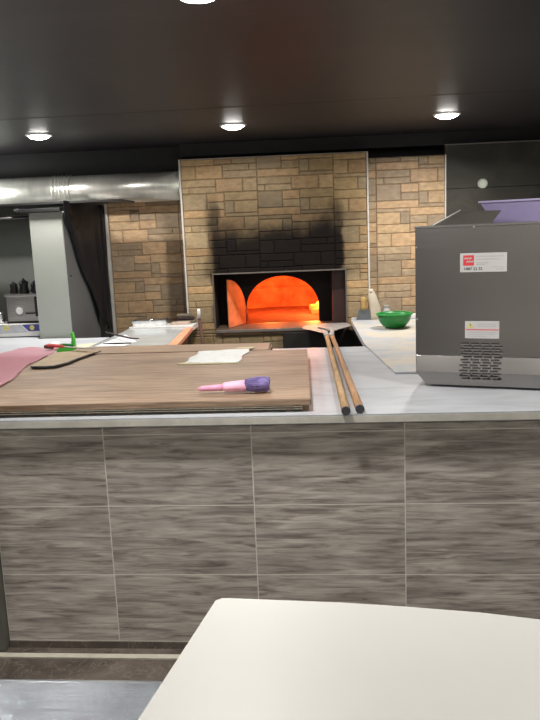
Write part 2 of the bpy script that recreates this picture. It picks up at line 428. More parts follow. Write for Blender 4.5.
# arched front plate
ac, ah, zs, zt_, zb = -.130, .316, 1.055, 1.348, .946
def arch(n=28, hw=ah, top=zt_, base=zb, spring=zs, cx=ac):
    P = [(cx-hw, base)]
    for k in range(n+1):
        a = math.pi*(1-k/n); P.append((cx+hw*math.cos(a), spring+(top-spring)*math.sin(a)**.92))
    P.append((cx+hw, base)); return P
ap = arch()
mb = MB(); y = AW
for (x0, z0), (x1, z1) in zip(ap[1:-1], ap[2:-1]):
    mb.face([(x0, y, z0), (x1, y, z1), (x1, y, OZ1), (x0, y, OZ1)])
mb.face([(OX0, y, .93), (ac-ah, y, .93), (ac-ah, y, OZ1), (OX0, y, OZ1)])
mb.face([(ac+ah, y, .93), (OX1, y, .93), (OX1, y, OZ1), (ac+ah, y, OZ1)])
mb.build('arch_plate', MT['soot'], ov, norm=False)
mb = MB()
for (x0, z0), (x1, z1) in zip(ap, ap[1:]):
    mb.face([(x0, y, z0), (x1, y, z1), (x1, y+.035, z1), (x0, y+.035, z0)])
mb.build('arch_reveal', MT['firebrick'], ov)
# baking chamber: low round wall, domed roof, hearth
cx, cy, R = ac, 1.10, .70
mb = MB()
def ring(r, z, n=56):
    out = []
    for k in range(n+1):
        a = -math.pi/2 + .46 + (2*math.pi-.92)*k/n
        out.append((cx+r*math.cos(a), cy+r*math.sin(a), z))
    return out
rings = [ring(R, .945), ring(R, 1.150), ring(R-.02, 1.155), ring(R-.02, 1.163), ring(R+.005, 1.170)]
for k in range(1, 9):
    a = math.pi/2*k/9; rings.append(ring((R+.005)*math.cos(a)**.7, 1.170+.29*math.sin(a)))
for a_, b_ in zip(rings, rings[1:]):
    for k in range(len(a_)-1): mb.face([a_[k], a_[k+1], b_[k+1], b_[k]])
mb.build('chamber_dome', MT['firebrick'], ov)
MB().box(OX0-.02, OX1+.02, AW+.0, 1.85, .90, .946).build('hearth', plain('ashy_hearth', (.20, .085, .055), .85, var=.4), ov)
MB().box(-.9, .6, AW+.02, 1.85, 1.46, 1.5).box(-.9, -.86, AW+.02, 1.90, .9, 1.46).box(.56, .6, AW+.02, 1.90, .9, 1.46).box(-.9, .6, 1.85, 1.90, .9, 1.46).build('chamber_shell', MT['soot'], ov)
MB().box(OX0+.002, OX1-.002, -.03, AW, .925, .950).build('sill', MT['sill'], ov, bevel=.003)
# black lining of the added shade recess
MB().box(AX0, AX1, .28, .30, AZ0, AZ1).box(AX0-.02, AX0, .0, .3, AZ0, AZ1).box(AX1, AX1+.02, .0, .3, AZ0, AZ1).build('shade_recess_lining', MT['soot'], ov)
MB().box(-.13, .575, -.04, -.012, .30, .915).build('shade_panel', MT['iron'], ov, bevel=.004)  # dark panel stands in for the shade below the sill
# open half-arch iron door, hinged at the left foot of the arch
dr = MB(); L = .315
poly = [(0, 0)] + [(L*(1-math.cos(math.pi/2*k/14)), .11+.285*math.sin(math.pi/2*k/14)) for k in range(15)] + [(L, 0)]
dr.prismy(poly, -.004, .004)
door = dr.build('door', MT['ironplate'], ov)
door.location = (-.452, AW-.02, .955); door.rotation_euler = (0, 0, math.radians(-113))
MB().tube([(0, 0, .01), (0, 0, .13)], .008, 10).build('hinge', MT['iron'], door)
h = MB().tube([(.23, -.006, .33), (.23, -.035, .33), (.28, -.035, .345), (.28, -.006, .345)], .005, 8).build('handle', MT['iron'], door)
# fire
fi = thing('fire', 'bright yellow wood fire burning at the right inside the oven chamber', 'fire', mw=WALL @ Matrix.Translation((.235, 1.0, .95)))
fm = MB()
for k, (x, y, h_, r) in enumerate([(0, 0, .17, .05), (.06, .05, .20, .05), (-.05, .04, .11, .035), (.03, -.05, .12, .04), (.10, -.03, .13, .04)]):
    fm.tube([(x, y, .02), (x+.008, y, h_*.3), (x-.01, y+.004, h_*.65), (x+.012, y, h_)], [r*.7, r, r*.55, .004], 12)
fm.build('flame', MT['flame'], fi)
for k, (x0, y0, x1, y1) in enumerate([(-.10, -.07, .16, .05), (-.08, .09, .14, -.08), (-.12, .02, .12, .10)]):
    MB().tube([(x0, y0, .03+k*.014), (x1, y1, .035+k*.014)], [.028, .022], 10).build('log', MT['ember'], fi)

# ------------------------------------------------------------------ left side: duct, pillar, sheet, back wall
du = thing('ventilation_duct', 'shiny round galvanised duct running along the wall to the oven front', 'duct', mw=WALL @ Matrix.Translation((-.903, .13, 2.118)))
R = .119
MB().tube([(-2.9, 0, 0), (-1.02, 0, 0), (-1.0, 0, 0), (0, 0, 0)], [R, R, R-.003, R-.003], 48).build('pipe', MT['duct'], du)
rb = MB()
for x in (-1.03, -1.0, -.97, -.93, -.90): rb.tube([(x-.008, 0, 0), (x, 0, 0), (x+.008, 0, 0)], [R, R+.006, R], 40)
rb.build('joint_rings', MT['duct'], du)
MB().tube([(-.012, 0, 0), (.0, 0, 0)], [R+.012, R+.012], 40).build('end_collar', MT['duct'], du)

struct(MB().box(-2.163, -1.918, 5.15, 5.80, 0, 1.925).build('trim_5', MT['greypaint'], bevel=.004))
struct(MB().box(-3.3, -1.50, 5.22, 5.62, 1.985, 1.999).build('trim_6', MT['black']))
p = MB().tube([(-2.9, 5.16, 1.882), (-2.164, 5.16, 1.892)], .013, 12).build('pipe', MT['black'])
p.data.transform(Matrix.Identity(4)); tag(p, 'thin black pipe running under the shiny duct to the grey pillar', 'pipe')
struct(MB().box(-1.9175, -1.9140, 5.165, 5.80, 0, 1.92).build('pillar_shade_side', plain('shaded_grey_side', (.12, .122, .125), .6, var=.06, scale=2)))  # darker grey paints in the weaker light on the pillar's side
br = thing('bracket', 'black metal rail lying across the top of the pale grey pillar', 'bracket', (-2.07, 5.18, 1.926))
MB().box(-.17, .15, -.05, -.005, .0, .026).build('bar', MT['black'], br, bevel=.003)
MB().tube([(-.16, -.03, .012), (-.19, -.03, .012)], .02, 12).build('end_cap', MT['black'], br)
k_ = MB().tube([(-1.915, 5.22, 1.46), (-1.909, 5.22, 1.46)], .008, 12).build('screw_cap', MT['ink'])
tag(k_, 'tiny dark screw cap on the side edge of the pale grey pillar', 'screw cap')

# draped black plastic sheet beside the pillar
path = [(-1.902, 5.14), (-1.900, 5.45), (-1.897, 5.80), (-1.893, 5.95), (-1.883, 6.035)]
def pp(t):
    t *= len(path)-1; i = min(int(t), len(path)-2); q = t-i
    return (path[i][0]*(1-q)+path[i+1][0]*q, path[i][1]*(1-q)+path[i+1][1]*q)
def drape(t, s):
    x, y = pp(t)
    lo = 1.88-(1.88-1.0)*min(1, t/.52) if t < .52 else 1.0-.04*(t-.52)
    lo += .02*math.sin(t*23)
    z = 2.0*(1-s)+lo*s
    r = .006*math.sin(t*17+s*3)+.007*math.sin(t*9-s*6+1)
    return (x+abs(r)+.006, y-abs(r)*.8-(.05*s if t > .75 else 0), z)
sh = MB().grid(drape, 70, 24).build('plastic_sheet', MT['sheet'], norm=False, solid=.002)
tag(sh, 'black plastic sheet draped between the pale grey pillar and the stone tiled wall', 'sheet')

# ------------------------------------------------------------------ counters
TX0 = -.93; YF = 2.74
ct = thing('tiled_counter', 'front counter faced with grey-brown wood-grain wall tiles and pale grout', 'counter', (0, YF, 0))
mb = MB(); rnd = random.Random(3); g = .0022
cols = [TX0+.6*k for k in range(-1, 5)]
for ci in range(-1, 5):
    x0 = TX0+.6*ci; x1 = x0+.6
    if ci == -1: x0 = -1.412
    for (z0, z1) in ((.932, .972), (.632, .932), (.332, .632), (.032, .332)):
        mb.box(x0+g, x1-g, -.0, .012, z0+g, z1-g, (rnd.random(), rnd.random(), rnd.random()))
mb.build('tile_front', MT['tile'], ct)
MB().box(-1.412, 2.07, .0002, .02, .03, .974).build('grout', MT['tgrout'], ct)
MB().box(-1.412, 2.07, .02, 1.55, .0, .972).build('body', plain('counter_body', (.2, .18, .16), .8), ct)
MB().box(-1.412, 2.07, -.006, .02, 0, .030).build('plinth', MT['floor'], ct)
struct(MB().box(-1.62, -1.415, 2.70, 2.9, 0, .972).build('trim_7', plain('dark_end_post', (.10, .10, .085), .6), bevel=.004))
struct(MB().box(-3, 3, 2.655, 2.685, 0, .006).build('trim_8', plain('pale_floor_strip', (.52, .50, .42), .4)))

wt = thing('worktop', 'long pale grey marble worktop on the tiled front counter', 'worktop', (0, 2.70, .974))
lft = [(-2.75, 0), (2.1, 0), (2.1, 1.64), (-1.0, 1.66), (-1.0, 1.80), (-1.62, 1.80), (-1.62, 2.40), (-1.905, 2.40), (-1.905, 2.42), (-2.175, 2.42), (-2.175, 2.80), (-2.75, 2.80)]
MB().prism(lft, .001, .036).build('slab', MT['top'], wt, bevel=.005)
MB().box(-2.75, 2.1, -.0015, .004, .004, .030).build('front_edge', MT['edge'], wt)

wr = thing('side_counter', 'floury white marble side counter running back to the stone tiled wall on the right', 'counter', (0, 0, 0))
rp = [(.30, 3.47), (2.1, 3.47), (2.1, 5.84), (.158, 5.80), (.150, 5.62), (.195, 4.39)]
MB().prism(rp, 1.0115, 1.020).build('slab', MT['flourtop'], wr, bevel=.002)
rp2 = [(.195, 4.42), (2.1, 4.42), (2.1, 5.84), (.158, 5.80), (.150, 5.62)]
MB().prism(rp2, .985, 1.0112).build('slab_underside', MT['top'], wr)
MB().prism([(.30, 4.43), (2.1, 4.43), (2.1, 5.8), (.30, 5.76)], 0, .984).build('base', MT['darkstone'], wr)

wl = thing('side_counter', 'glossy pale counter with an orange side edge, reaching the left stone tiled wall', 'counter', (0, 0, 0))
lp = [(-1.60, 4.52), (-1.075, 4.52), (-1.145, 5.52), (-1.60, 5.54)]
MB().prism(lp, .985, 1.012).build('slab', MT['glass'], wl, bevel=.002)
MB().prism([(-1.073, 4.52), (-1.010, 4.52), (-1.085, 5.52), (-1.143, 5.52)], .985, 1.0125).build('reflection_band', MT['orange'], wl, bevel=.002)  # orange strip colours in the fire's reflection along the slab edge
MB().prism([(-1.60, 5.545), (-1.085, 5.525), (-1.085, 5.755), (-1.60, 5.75)], .985, 1.022).build('back_ledge', MT['white'], wl, bevel=.003)
MB().prism([(-1.58, 4.54), (-1.09, 4.54), (-1.14, 5.72), (-1.58, 5.71)], 0, .984).build('base', plain('dark_counter_side', (.03, .028, .026), .6), wl)

# ------------------------------------------------------------------ wooden boards on the worktop
ZT0 = 1.0105
bd = thing('pastry_board', 'large worn brown wooden board on a slatted base lying on the front worktop', 'board', (0, 0, ZT0))
poly = [(-2.15, 2.735), (-.093, 2.757), (-.14, 3.96), (-.355, 4.01), (-1.40, 4.04), (-2.15, 4.05)]
mb = MB()
# top made of planks running left to right
yy = [2.735, 2.98, 3.24, 3.50, 3.77, 4.02]
for a, b_ in zip(yy, yy[1:]):
    xr0 = -.093-(a-2.75)*.039; xr1 = -.093-(b_-2.75)*.039
    mb.prism([(-2.15, a+.001), (xr0, a+.001+.01), (xr1, b_-.001+(.01 if b_ < 4 else -.03)), (-2.15, b_-.001)], .028, .050)
mb.build('plank_top', MT['board'], bd, bevel=.002)
MB().prism([(-2.15, 2.730), (-.090, 2.7525), (-.0905, 2.764), (-2.15, 2.742)], .030, .0512).build('front_lip', MT['boardedge'], bd, bevel=.001)
mb = MB(); x = -2.12
while x < -.14:
    mb.box(x, x+.035, 2.775, 3.94, 0, .027); x += .16
mb.prism([(-.130, 2.77), (-.098, 2.77), (-.145, 3.94), (-.177, 3.94)], 0, .0278)
mb.build('slat_base', MT['boardedge'], bd)
mb = MB()
for z in (.0065, .0155): mb.box(-2.12, -.125, 2.768, 2.774, z, z+.004)
mb.build('thin_rails', plain('pale_rail', (.62, .57, .46), .6), bd)

b2 = thing('wooden_board', 'second brown wooden board lying behind the large slatted board', 'board', (0, 0, ZT0))
MB().prism([(-1.58, 4.06), (-.365, 4.035), (-.375, 4.29), (-1.05, 4.32), (-1.50, 4.34), (-1.56, 4.30)], 0, .047).build('plank', MT['board'], b2, bevel=.004)
MB().box(-.366, -.360, 4.05, 4.28, .004, .040).build('end_grain', MT['boardedge'], b2)
ZB = ZT0+.0515

# pink film over the left end
def film(u, v):
    L0 = Vector((-2.10, 2.95)); L1 = Vector((-1.95, 4.30)); R0 = Vector((-1.52, 3.02)); R1 = Vector((-1.675, 4.25))
    p = (L0.lerp(L1, v)).lerp(R0.lerp(R1, v)+Vector((.02*math.sin(v*9), 0)), u)
    return (p.x, p.y, ZB+.0075+.003*math.sin(u*9+v*5)+.0025*math.sin(v*31+u*4))
f_ = MB().grid(film, 22, 44).build('plastic_film', MT['film'], norm=False, solid=.0008)
tag(f_, 'translucent pink plastic film spread over the left end of the wooden board', 'film')

# tan sheet with black curved edge
cvp = [(-1.575, 3.60), (-1.555, 3.575), (-1.50, 3.565), (-1.44, 3.575), (-1.405, 3.67), (-1.395, 3.80), (-1.375, 3.93), (-1.345, 4.05)]
ts = thing('parchment_sheet', 'tan parchment sheet with a curved black rim lying over the pink film', 'sheet', (0, 0, ZB+.008))
MB().prism([(x, y) for x, y in cvp]+[(-1.50, 4.10), (-1.62, 4.05), (-1.60, 3.8)], 0, .002).build('sheet', MT['tan'], ts)
MB().tube([(x, y-.004, .002) for x, y in cvp], [.004, .009, .010, .010, .009, .007, .006, .004], 10, sz=.7).build('rim', MT['black'], ts)

# red handled knife
kn = thing('kitchen_knife', 'kitchen knife with a red handle and grey blade at the back left of the boards', 'knife', (-1.70, 4.18, ZB+.031))
ang = math.atan2(4.02-4.18, -1.36+1.70)
kn.rotation_euler = (0, 0, ang)
MB().tube([(-.03, 0, 0), (0, 0, .002), (.06, 0, .002), (.115, 0, 0)], [.010, .015, .013, .010], 12, sx=1.2, sz=.8).build('handle', MT['red'], kn)
MB().tube([(-.035, -.004, -.006), (.03, -.006, -.008)], [.012, .010], 10).build('handle_end', plain('dark_handle_end', (.06, .05, .03), .6), kn)
MB().prism([(.11, -.010), (.30, -.018), (.375, -.006), (.36, .010), (.11, .012)], -.003, .001).build('blade', MT['peel'], kn)

# dark stick and small papers at the back left
gr = thing('green_clip', 'bright green plastic clip with an upright stem behind the red-handled knife', 'clip', (-1.665, 4.40, ZT0))
MB().box(-.075, .045, -.03, .03, .0, .045).build('base', MT['green2'], gr, bevel=.006)
MB().tube([(.03, 0, .04), (.034, 0, .09), (.026, 0, .135)], [.016, .013, .010], 10).build('stem', MT['green2'], gr)
MB().tube([(-.07, -.02, .050), (-.02, -.025, .058), (.035, -.015, .050)], .010, 8).build('grip', MT['green'], gr)
def sheet(name, pts, mat, label, cat, z, th=.002):
    o = MB().prism(pts, z, z+th).build(name, mat); tag(o, label, cat); return o
def tilted(name, pts, mat, label, cat):
    o = MB(); o.face(pts); o = o.build(name, mat, solid=.002, norm=False); tag(o, label, cat); return o
tilted('paper_scrap', [(-1.52, 4.40, 1.040), (-1.33, 4.39, 1.043), (-1.27, 4.56, 1.050), (-1.37, 4.66, 1.085)], MT['paper'], 'white folded paper leaning behind the boards, right of the green clip', 'paper')
tilted('paper_scrap', [(-1.84, 4.38, 1.045), (-1.755, 4.36, 1.048), (-1.755, 4.48, 1.075), (-1.80, 4.50, 1.075)], MT['paper'], 'small white paper scrap behind the boards, left of the green clip', 'paper')
tilted('paper_scrap', [(-1.66, 4.36, 1.052), (-1.52, 4.36, 1.052), (-1.49, 4.44, 1.066), (-1.60, 4.42, 1.062)], plain('cream_paper', (.62, .60, .42), .7), 'cream coloured paper scrap lying at the foot of the green clip', 'paper')
s_ = MB().tube([(-1.50, 4.66, 1.105), (-1.40, 4.58, 1.093), (-1.30, 4.54, 1.075), (-1.25, 4.55, 1.070)], [.004, .007, .006, .004], 8).build('dark_stick', plain('dark_stick', (.03, .015, .012), .5))
tag(s_, 'thin dark stick lying across the white folded paper', 'stick')
s_ = MB().tube([(-1.42, 4.34, ZB+.012), (-1.34, 4.32, ZB+.014), (-1.24, 4.33, ZB+.012)], [.005, .009, .006], 8, sz=.6).build('dark_spatula', MT['iron'])
tag(s_, 'short dark metal spatula lying at the back edge of the second board', 'spatula')

# wrapper
def wrap(u, v):
    A = Vector((-.772, 3.62)); B = Vector((-.484, 3.607)); Cc = Vector((-.465, 4.05)); Dd = Vector((-.75, 3.99))
    p = A.lerp(B, u).lerp(Dd.lerp(Cc, u), v)
    e = min(u, 1-u, v, 1-v)
    return (p.x+.008*math.sin(v*11), p.y+.006*math.sin(u*13), ZB+.003+min(1, e*6)*(.007+.0025*math.sin(u*9+v*5)*math.cos(v*7-u*4)))
wp_ = thing('paper_packet', 'crumpled white wrapper with yellowed edges lying in the middle of the board', 'wrapper')
MB().grid(wrap, 30, 30).build('wrapper', MT['waxpaper'], wp_, norm=False, solid=.001)
MB().prism([(-.80, 3.60), (-.775, 3.585), (-.49, 3.585), (-.478, 3.60), (-.48, 3.625), (-.775, 3.64)], ZB, ZB+.003).build('edge', MT['waxrim'], wp_)
MB().prism([(-.56, 4.04), (-.46, 4.035), (-.445, 4.09), (-.54, 4.085)], ZB+.001, ZB+.005).build('edge', MT['waxrim'], wp_)

# pastry brush
pb = thing('pastry_brush', 'pink handled pastry brush with purple bristles lying on the front of the board', 'brush', (-.549, 2.88, ZB+.0235), math.radians(3)); pb.scale = (.98, .88, .88)
MB().tube([(-.008, -.002, -.004), (.01, 0, 0), (.05, 0, .001), (.10, .0, .003)], [.008, .013, .015, .016], 14, sz=1.0).build('handle', MT['pinkpl'], pb)
MB().tube([(.095, 0, .003), (.105, 0, .004), (.15, 0, .006), (.195, 0, .007)], [.016, .022, .025, .028], 16, sz=1.0, sx=1.2).build('ferrule', plain('light_pink', (.80, .42, .58), .45), pb)
mb = MB(); rnd = random.Random(1)
mb.tube([(.185, 0, .008), (.23, 0, .011), (.27, 0, .012), (.288, 0, .010), (.292, 0, .009)], [.026, .034, .038, .034, .022], 26, sz=.95, sx=1.2)
for k in range(150):
    a = rnd.uniform(0, 6.283); r = rnd.uniform(.018, .030)
    mb.tube([(.19, .030*math.cos(a), .010+.025*math.sin(a)), (.24, .044*math.cos(a), .012+.035*math.sin(a)), (rnd.uniform(.282, .296), r*1.3*math.cos(a+.05), .012+r*1.05*math.sin(a+.05))], [.0012, .0014, .0008], 4)
mb.build('bristles', MT['bristle'], pb)

# ------------------------------------------------------------------ pizza peels
def peel(name, label, A, B, Cc, bl, mat, tip):
    t = thing(name, label, 'pizza peel', (A[0], A[1], ZT0), group=None)
    o = Vector((A[0], A[1], ZT0)); q = lambda p: tuple(Vector(p)-o)
    A, B, Cc = Vector(A), Vector(B), Vector(Cc)
    MB().tube([q(A.lerp(B, k/8)) for k in range(9)], [.0168, .0168, .016, .0155, .015, .0145, .014, .0135, .013], 14).build('handle', mat, t)
    MB().tube([q(A-(B-A).normalized()*.012), q(A+(B-A).normalized()*.004)], [.0172, .0176], 14).build('end_cap', tip, t)
    MB().tube([q(B-(B-A).normalized()*.12), q(B), q(B.lerp(Cc, .6)), q(Cc)], [.016, .016, .012, .007], 12, sx=1.1).build('ferrule', MT['peel'], t)
    d = (Cc-B); d.z = 0; d.normalize(); s = Vector((d.y, -d.x, 0))
    W, Ln = bl
    out = [(-.05, -.12), (-.22, .10), (-.50, .38), (-.52, .52), (-.46, .80), (-.34, 1), (.34, 1), (.46, .80), (.52, .52), (.50, .38), (.22, .10), (.05, -.12)]
    mb = MB(); top = []; 
    for (a, b_) in out:
        p = Cc + s*(a*W) + d*(b_*Ln); p.z = Cc.z - max(0, b_)*.036 + (.004 if abs(a) > .3 else 0); top.append(q(p))
    ctr = q(Cc+d*(Ln*.4)+Vector((0, 0, -.012)))
    for i in range(len(top)):
        mb.face([ctr, top[i], top[(i+1) % len(top)]])
    bmesh.ops.remove_doubles(mb.bm, verts=mb.bm.verts, dist=1e-5)
    mb.build('blade', MT['peel'], t, solid=.003)
    return t
zc = ZT0+.0175
peel('pizza_peel', 'pizza peel with the left of two wooden handles, metal blade in oven mouth',
     (.044, 2.69, zc), (-.040, 4.80, zc), (-.065, 5.17, 1.000), (.27, .66), MT['handle'], MT['ink'])
peel('pizza_peel', 'pizza peel with the redder right handle, metal blade on the oven sill',
     (.098, 2.715, zc), (-.006, 4.80, zc), (.006, 5.20, 1.008), (.25, .62), MT['handle2'], MT['ink'])

# ------------------------------------------------------------------ dough machine
ang = math.radians(-17.28)
mc = thing('dough_machine', 'large brushed stainless steel dough machine standing on the right of the worktop', 'machine', (.366, 3.187, 1.021), ang)
W_, Dp, Ht = .80, .62, .690
prof = [(.045, 0), (W_-.045, 0), (W_, .055), (W_, Ht), (0, Ht), (0, .055)]
MB().prismy(prof, 0, Dp).build('body', MT['steelbox'], mc, bevel=.006)
MB().box(-.003, W_+.003, -.003, Dp+.003, Ht-.012, Ht-.0005).build('top_rim', MT['steel'], mc, bevel=.002)
MB().hexa([(.004, -.013, .060), (W_-.004, -.013, .060), (W_-.004, -.0005, .058), (.004, -.0005, .058), (.004, -.0015, .128), (W_-.004, -.0015, .128), (W_-.004, -.0005, .130), (.004, -.0005, .130)]).build('light_band_panel', MT['steelbox'], mc)  # added face, tilted up to catch ceiling light as a brighter band
fl = MB().box(.012, W_-.012, -.0025, 0, .131, .134).build('fold_line', MT['steelbox'], mc)
for (x, z) in ((.006, .60), (.006, .29), (.245, .678)):
    MB().tube([(x, -.006, z), (x, .0, z)], .004, 10).build('screw', MT['foil'], mc)
def F(x, z, y=-.0015): return Matrix.Translation((x, y, z-1.021)) @ Matrix.Rotation(math.pi/2, 4, 'X')
def sticker(name, x0, x1, z0, z1, label):
    o = MB().prismy([(x0, z0-1.021), (x1, z0-1.021), (x1, z1-1.021), (x0, z1-1.021)], -.0012, 0).build(name, MT['label'], mc, bevel=.0004)
    o['label'] = label; return o
def print_line(par, xa, xb, z, h):
    ln = MB(); x = xa
    while x < xb:
        w = rnd.uniform(.005, .014); ln.prismy([(x, z-1.021), (min(xb, x+w), z-1.021), (min(xb, x+w), z+h-1.021), (x, z+h-1.021)], -.0016, -.0011); x += w+.002
    ln.build('small_print', MT['inkgrey'], par)
s1 = sticker('sticker', .189, .378, 1.511, 1.590, 'white maker sticker with a red square')
def bar(par, x0, x1, z0, z1, mat, name, y=-.0018):
    return MB().prismy([(x0, z0-1.021), (x1, z0-1.021), (x1, z1-1.021), (x0, z1-1.021)], y, -.0011).build(name, mat, par)
bar(s1, .202, .246, 1.538, 1.581, MT['sred'], 'red_square')
zz = MB()
for (xa, za, n) in ((.207, 1.564, 3), (.215, 1.550, 3)):
    for k in range(n):
        x = xa+k*.010; zz.prismy([(x, za-1.021), (x+.004, za-1.021), (x+.008, za+.009-1.021), (x+.004, za+.009-1.021)], -.0023, -.0017)
    zz.prismy([(xa, za+.003-1.021), (xa+.030, za+.003-1.021), (xa+.030, za+.006-1.021), (xa, za+.006-1.021)], -.0023, -.0017)
zz.build('white_emblem', MT['label'], s1)
rnd = random.Random(4)
for (xa, xb, z) in ((.256, .365, 1.574), (.256, .350, 1.562), (.256, .305, 1.547), (.256, .290, 1.540), (.322, .366, 1.529), (.336, .366, 1.520)):
    print_line(s1, xa, xb, z, .003)
text('number', 'HM7 22 32', .0165, MT['ink'], s1, F(.205, 1.519))
s2 = sticker('sticker', .211, .351, 1.229, 1.303, 'white warning sticker with a yellow triangle and red line')
MB().prismy([(.220, 1.276-1.021), (.246, 1.276-1.021), (.233, 1.298-1.021)], -.0018, -.0011).build('warning_triangle', MT['yellow'], s2)
bar(s2, .2315, .2345, 1.281, 1.291, MT['ink'], 'exclamation_mark', -.0022)
bar(s2, .215, .348, 1.264, 1.268, MT['sred'], 'red_line')
for (xa, xb, z) in ((.262, .335, 1.289), (.262, .340, 1.280), (.220, .338, 1.253), (.220, .332, 1.245), (.220, .300, 1.237)):
    print_line(s2, xa, xb, z, .0025)
ve = MB(); vs = MB()
for r in range(14):
    z = 1.205-.0117*r; yo = -.0015 if z > 1.15 else -.0015-.0117*min(1, (1.149-z)/.068)
    off = (0, .012)[r % 2]
    for c in range(4):
        x = .190+off+c*.042+(0 if r > 6 else .004)
        ve.prismy([(x, z-1.021), (x+.034, z-1.021), (x+.034, z+.0045-1.021), (x, z+.0045-1.021)], yo-.0022, yo+.0008)
        vs.hexa([(x, -.0002, z-.0045-1.021), (x+.034, -.0002, z-.0045-1.021), (x+.034, -.0005, z-1.021), (x, -.0005, z-1.021),
                 (x, yo-.0045, z-.0045-1.021), (x+.034, yo-.0045, z-.0045-1.021), (x+.034, yo-.004, z-1.021), (x, yo-.004, z-1.021)])
ve.build('vent_slots', MT['black'], mc); vs.build('vent_louvres', MT['steel'], mc)
# open hopper collar on top
hp = MB()
hp.hexa([(.05, .16, Ht), (.30, .16, Ht), (.30, .165, Ht), (.05, .165, Ht), (.150, .30, Ht+.062), (.33, .30, Ht+.055), (.33, .305, Ht+.055), (.150, .305, Ht+.062)])
hp.build('hopper_flap', plain('dark_flap', (.17, .16, .14), .5, .4), mc)
MB().tube([(.05, .158, Ht+.002), (.150, .298, Ht+.064)], .003, 8).build('flap_edge', MT['white'], mc)
for (x, y) in ((.06, .05), (W_-.06, .05), (.06, Dp-.05), (W_-.06, Dp-.05)):
    MB().tube([(x, y, -.002), (x, y, .01)], .018, 12).build('foot', MT['black'], mc)
tb = thing('plastic_tub', 'lilac plastic tub standing on top of the steel dough machine', 'tub')
tb.matrix_world = Matrix.Translation((.366, 3.187, 1.021+Ht)) @ Matrix.Rotation(ang, 4, 'Z')
tb.location = Matrix.Translation((.366, 3.187, 1.021+Ht)).to_translation(); tb.rotation_euler = (0, 0, ang)
cxx = .392
def rr(w, d, z, y0=.49):
    return [(cxx-w, y0-d, z), (cxx+w, y0-d, z), (cxx+w, y0+d, z), (cxx-w, y0+d, z)]
mb = MB(); lo = rr(.105, .09, .0005); hi = rr(.165, .12, .100); hi2 = rr(.158, .113, .100); lo2 = rr(.10, .085, .006)
mb.face(lo)
for i in range(4):
    j = (i+1) % 4
    mb.face([lo[i], lo[j], hi[j], hi[i]]); mb.face([hi[i], hi[j], hi2[j], hi2[i]]); mb.face([lo2[i], lo2[j], hi2[j], hi2[i]])
mb.face(lo2); mb.build('body', MT['lilac'], tb, bevel=.003)
mb = MB(); a = rr(.170, .125, .094); b_ = rr(.170, .125, .102); a2 = rr(.160, .115, .094); b2_ = rr(.160, .115, .102)
for i in range(4):
    j = (i+1) % 4
    mb.face([a[i], a[j], b_[j], b_[i]]); mb.face([b_[i], b_[j], b2_[j], b2_[i]]); mb.face([a2[i], a2[j], a[j], a[i]]); mb.face([a2[i], a2[j], b2_[j], b2_[i]])
mb.build('rim', plain('pale_lilac_rim', (.42, .38, .60), .4), tb)

# ------------------------------------------------------------------ things on the right side counter
ZR = 1.0205
bw = thing('mixing_bowl', 'bright green plastic bowl standing on the floury side counter', 'bowl', (.437, 5.09, ZR))
pr = [(.055, 0), (.062, .002), (.085, .022), (.105, .048), (.116, .080), (.119, .098), (.118, .102), (.114, .102), (.112, .080), (.100, .050), (.080, .028), (.05, .010), (.001, .008)]
MB().lathe(pr, 48).build('body', MT['green'], bw)
MB().lathe([(.1185, .094), (.128, .095), (.130, .103), (.120, .106), (.1135, .103)], 48, cap0=False).build('rim', plain('green_rim', (.012, .27, .045), .3), bw)
sc_ = thing('dough_scraper', 'dough scraper with a yellow wooden handle leaning against the oven corner', 'scraper', (.245, 5.60, ZR))
MB().prismy([(-.055, 0), (.055, 0), (.05, .075), (.018, .09), (-.018, .09), (-.04, .075)], -.002, .002).build('blade', plain('grey_blue_blade', (.17, .19, .20), .35, .7), sc_, bevel=.001)
MB().tube([(0, 0, .075), (.002, .004, .10), (.003, .008, .14), (.004, .012, .168), (.004, .013, .176)], [.018, .022, .020, .023, .012], 14).build('handle', MT['ochre'], sc_)
cn = thing('flour_bag', 'tall narrow cream flour bag standing between the scraper and the green bowl', 'bag', (.335, 5.63, ZR))
MB().tube([(0, 0, 0), (0, 0, .03), (-.004, 0, .10), (-.018, 0, .17), (-.028, 0, .215), (-.03, 0, .228)], [.045, .050, .044, .034, .024, .012], 18, sz=.8).build('body', MT['cloth'], cn)
MB().tube([(-.027, 0, .205), (-.031, 0, .235)], [.022, .018], 14).build('rolled_top', plain('folded_bag_top', (.60, .55, .45), .7), cn)
cp = thing('glass_jar', 'small pale grey jar behind the left rim of the green bowl', 'jar', (.425, 5.66, ZR))
MB().lathe([(.028, 0), (.032, .004), (.032, .07), (.024, .082), (.024, .094)], 20, cap1=True).build('body', plain('pale_jar', (.42, .43, .40), .3), cp)
MB().lathe([(.026, .088), (.026, .102)], 20, cap1=True).build('lid', plain('jar_lid', (.34, .34, .30), .4), cp)
wb = MB().box(-.04, .05, -.02, .03, 0, .038).build('folded_cloth', MT['white'], bevel=.008)
wb.location = (.605, 5.60, ZR); tag(wb, 'small folded white cloth at the wall behind the green bowl, beside the machine', 'cloth')

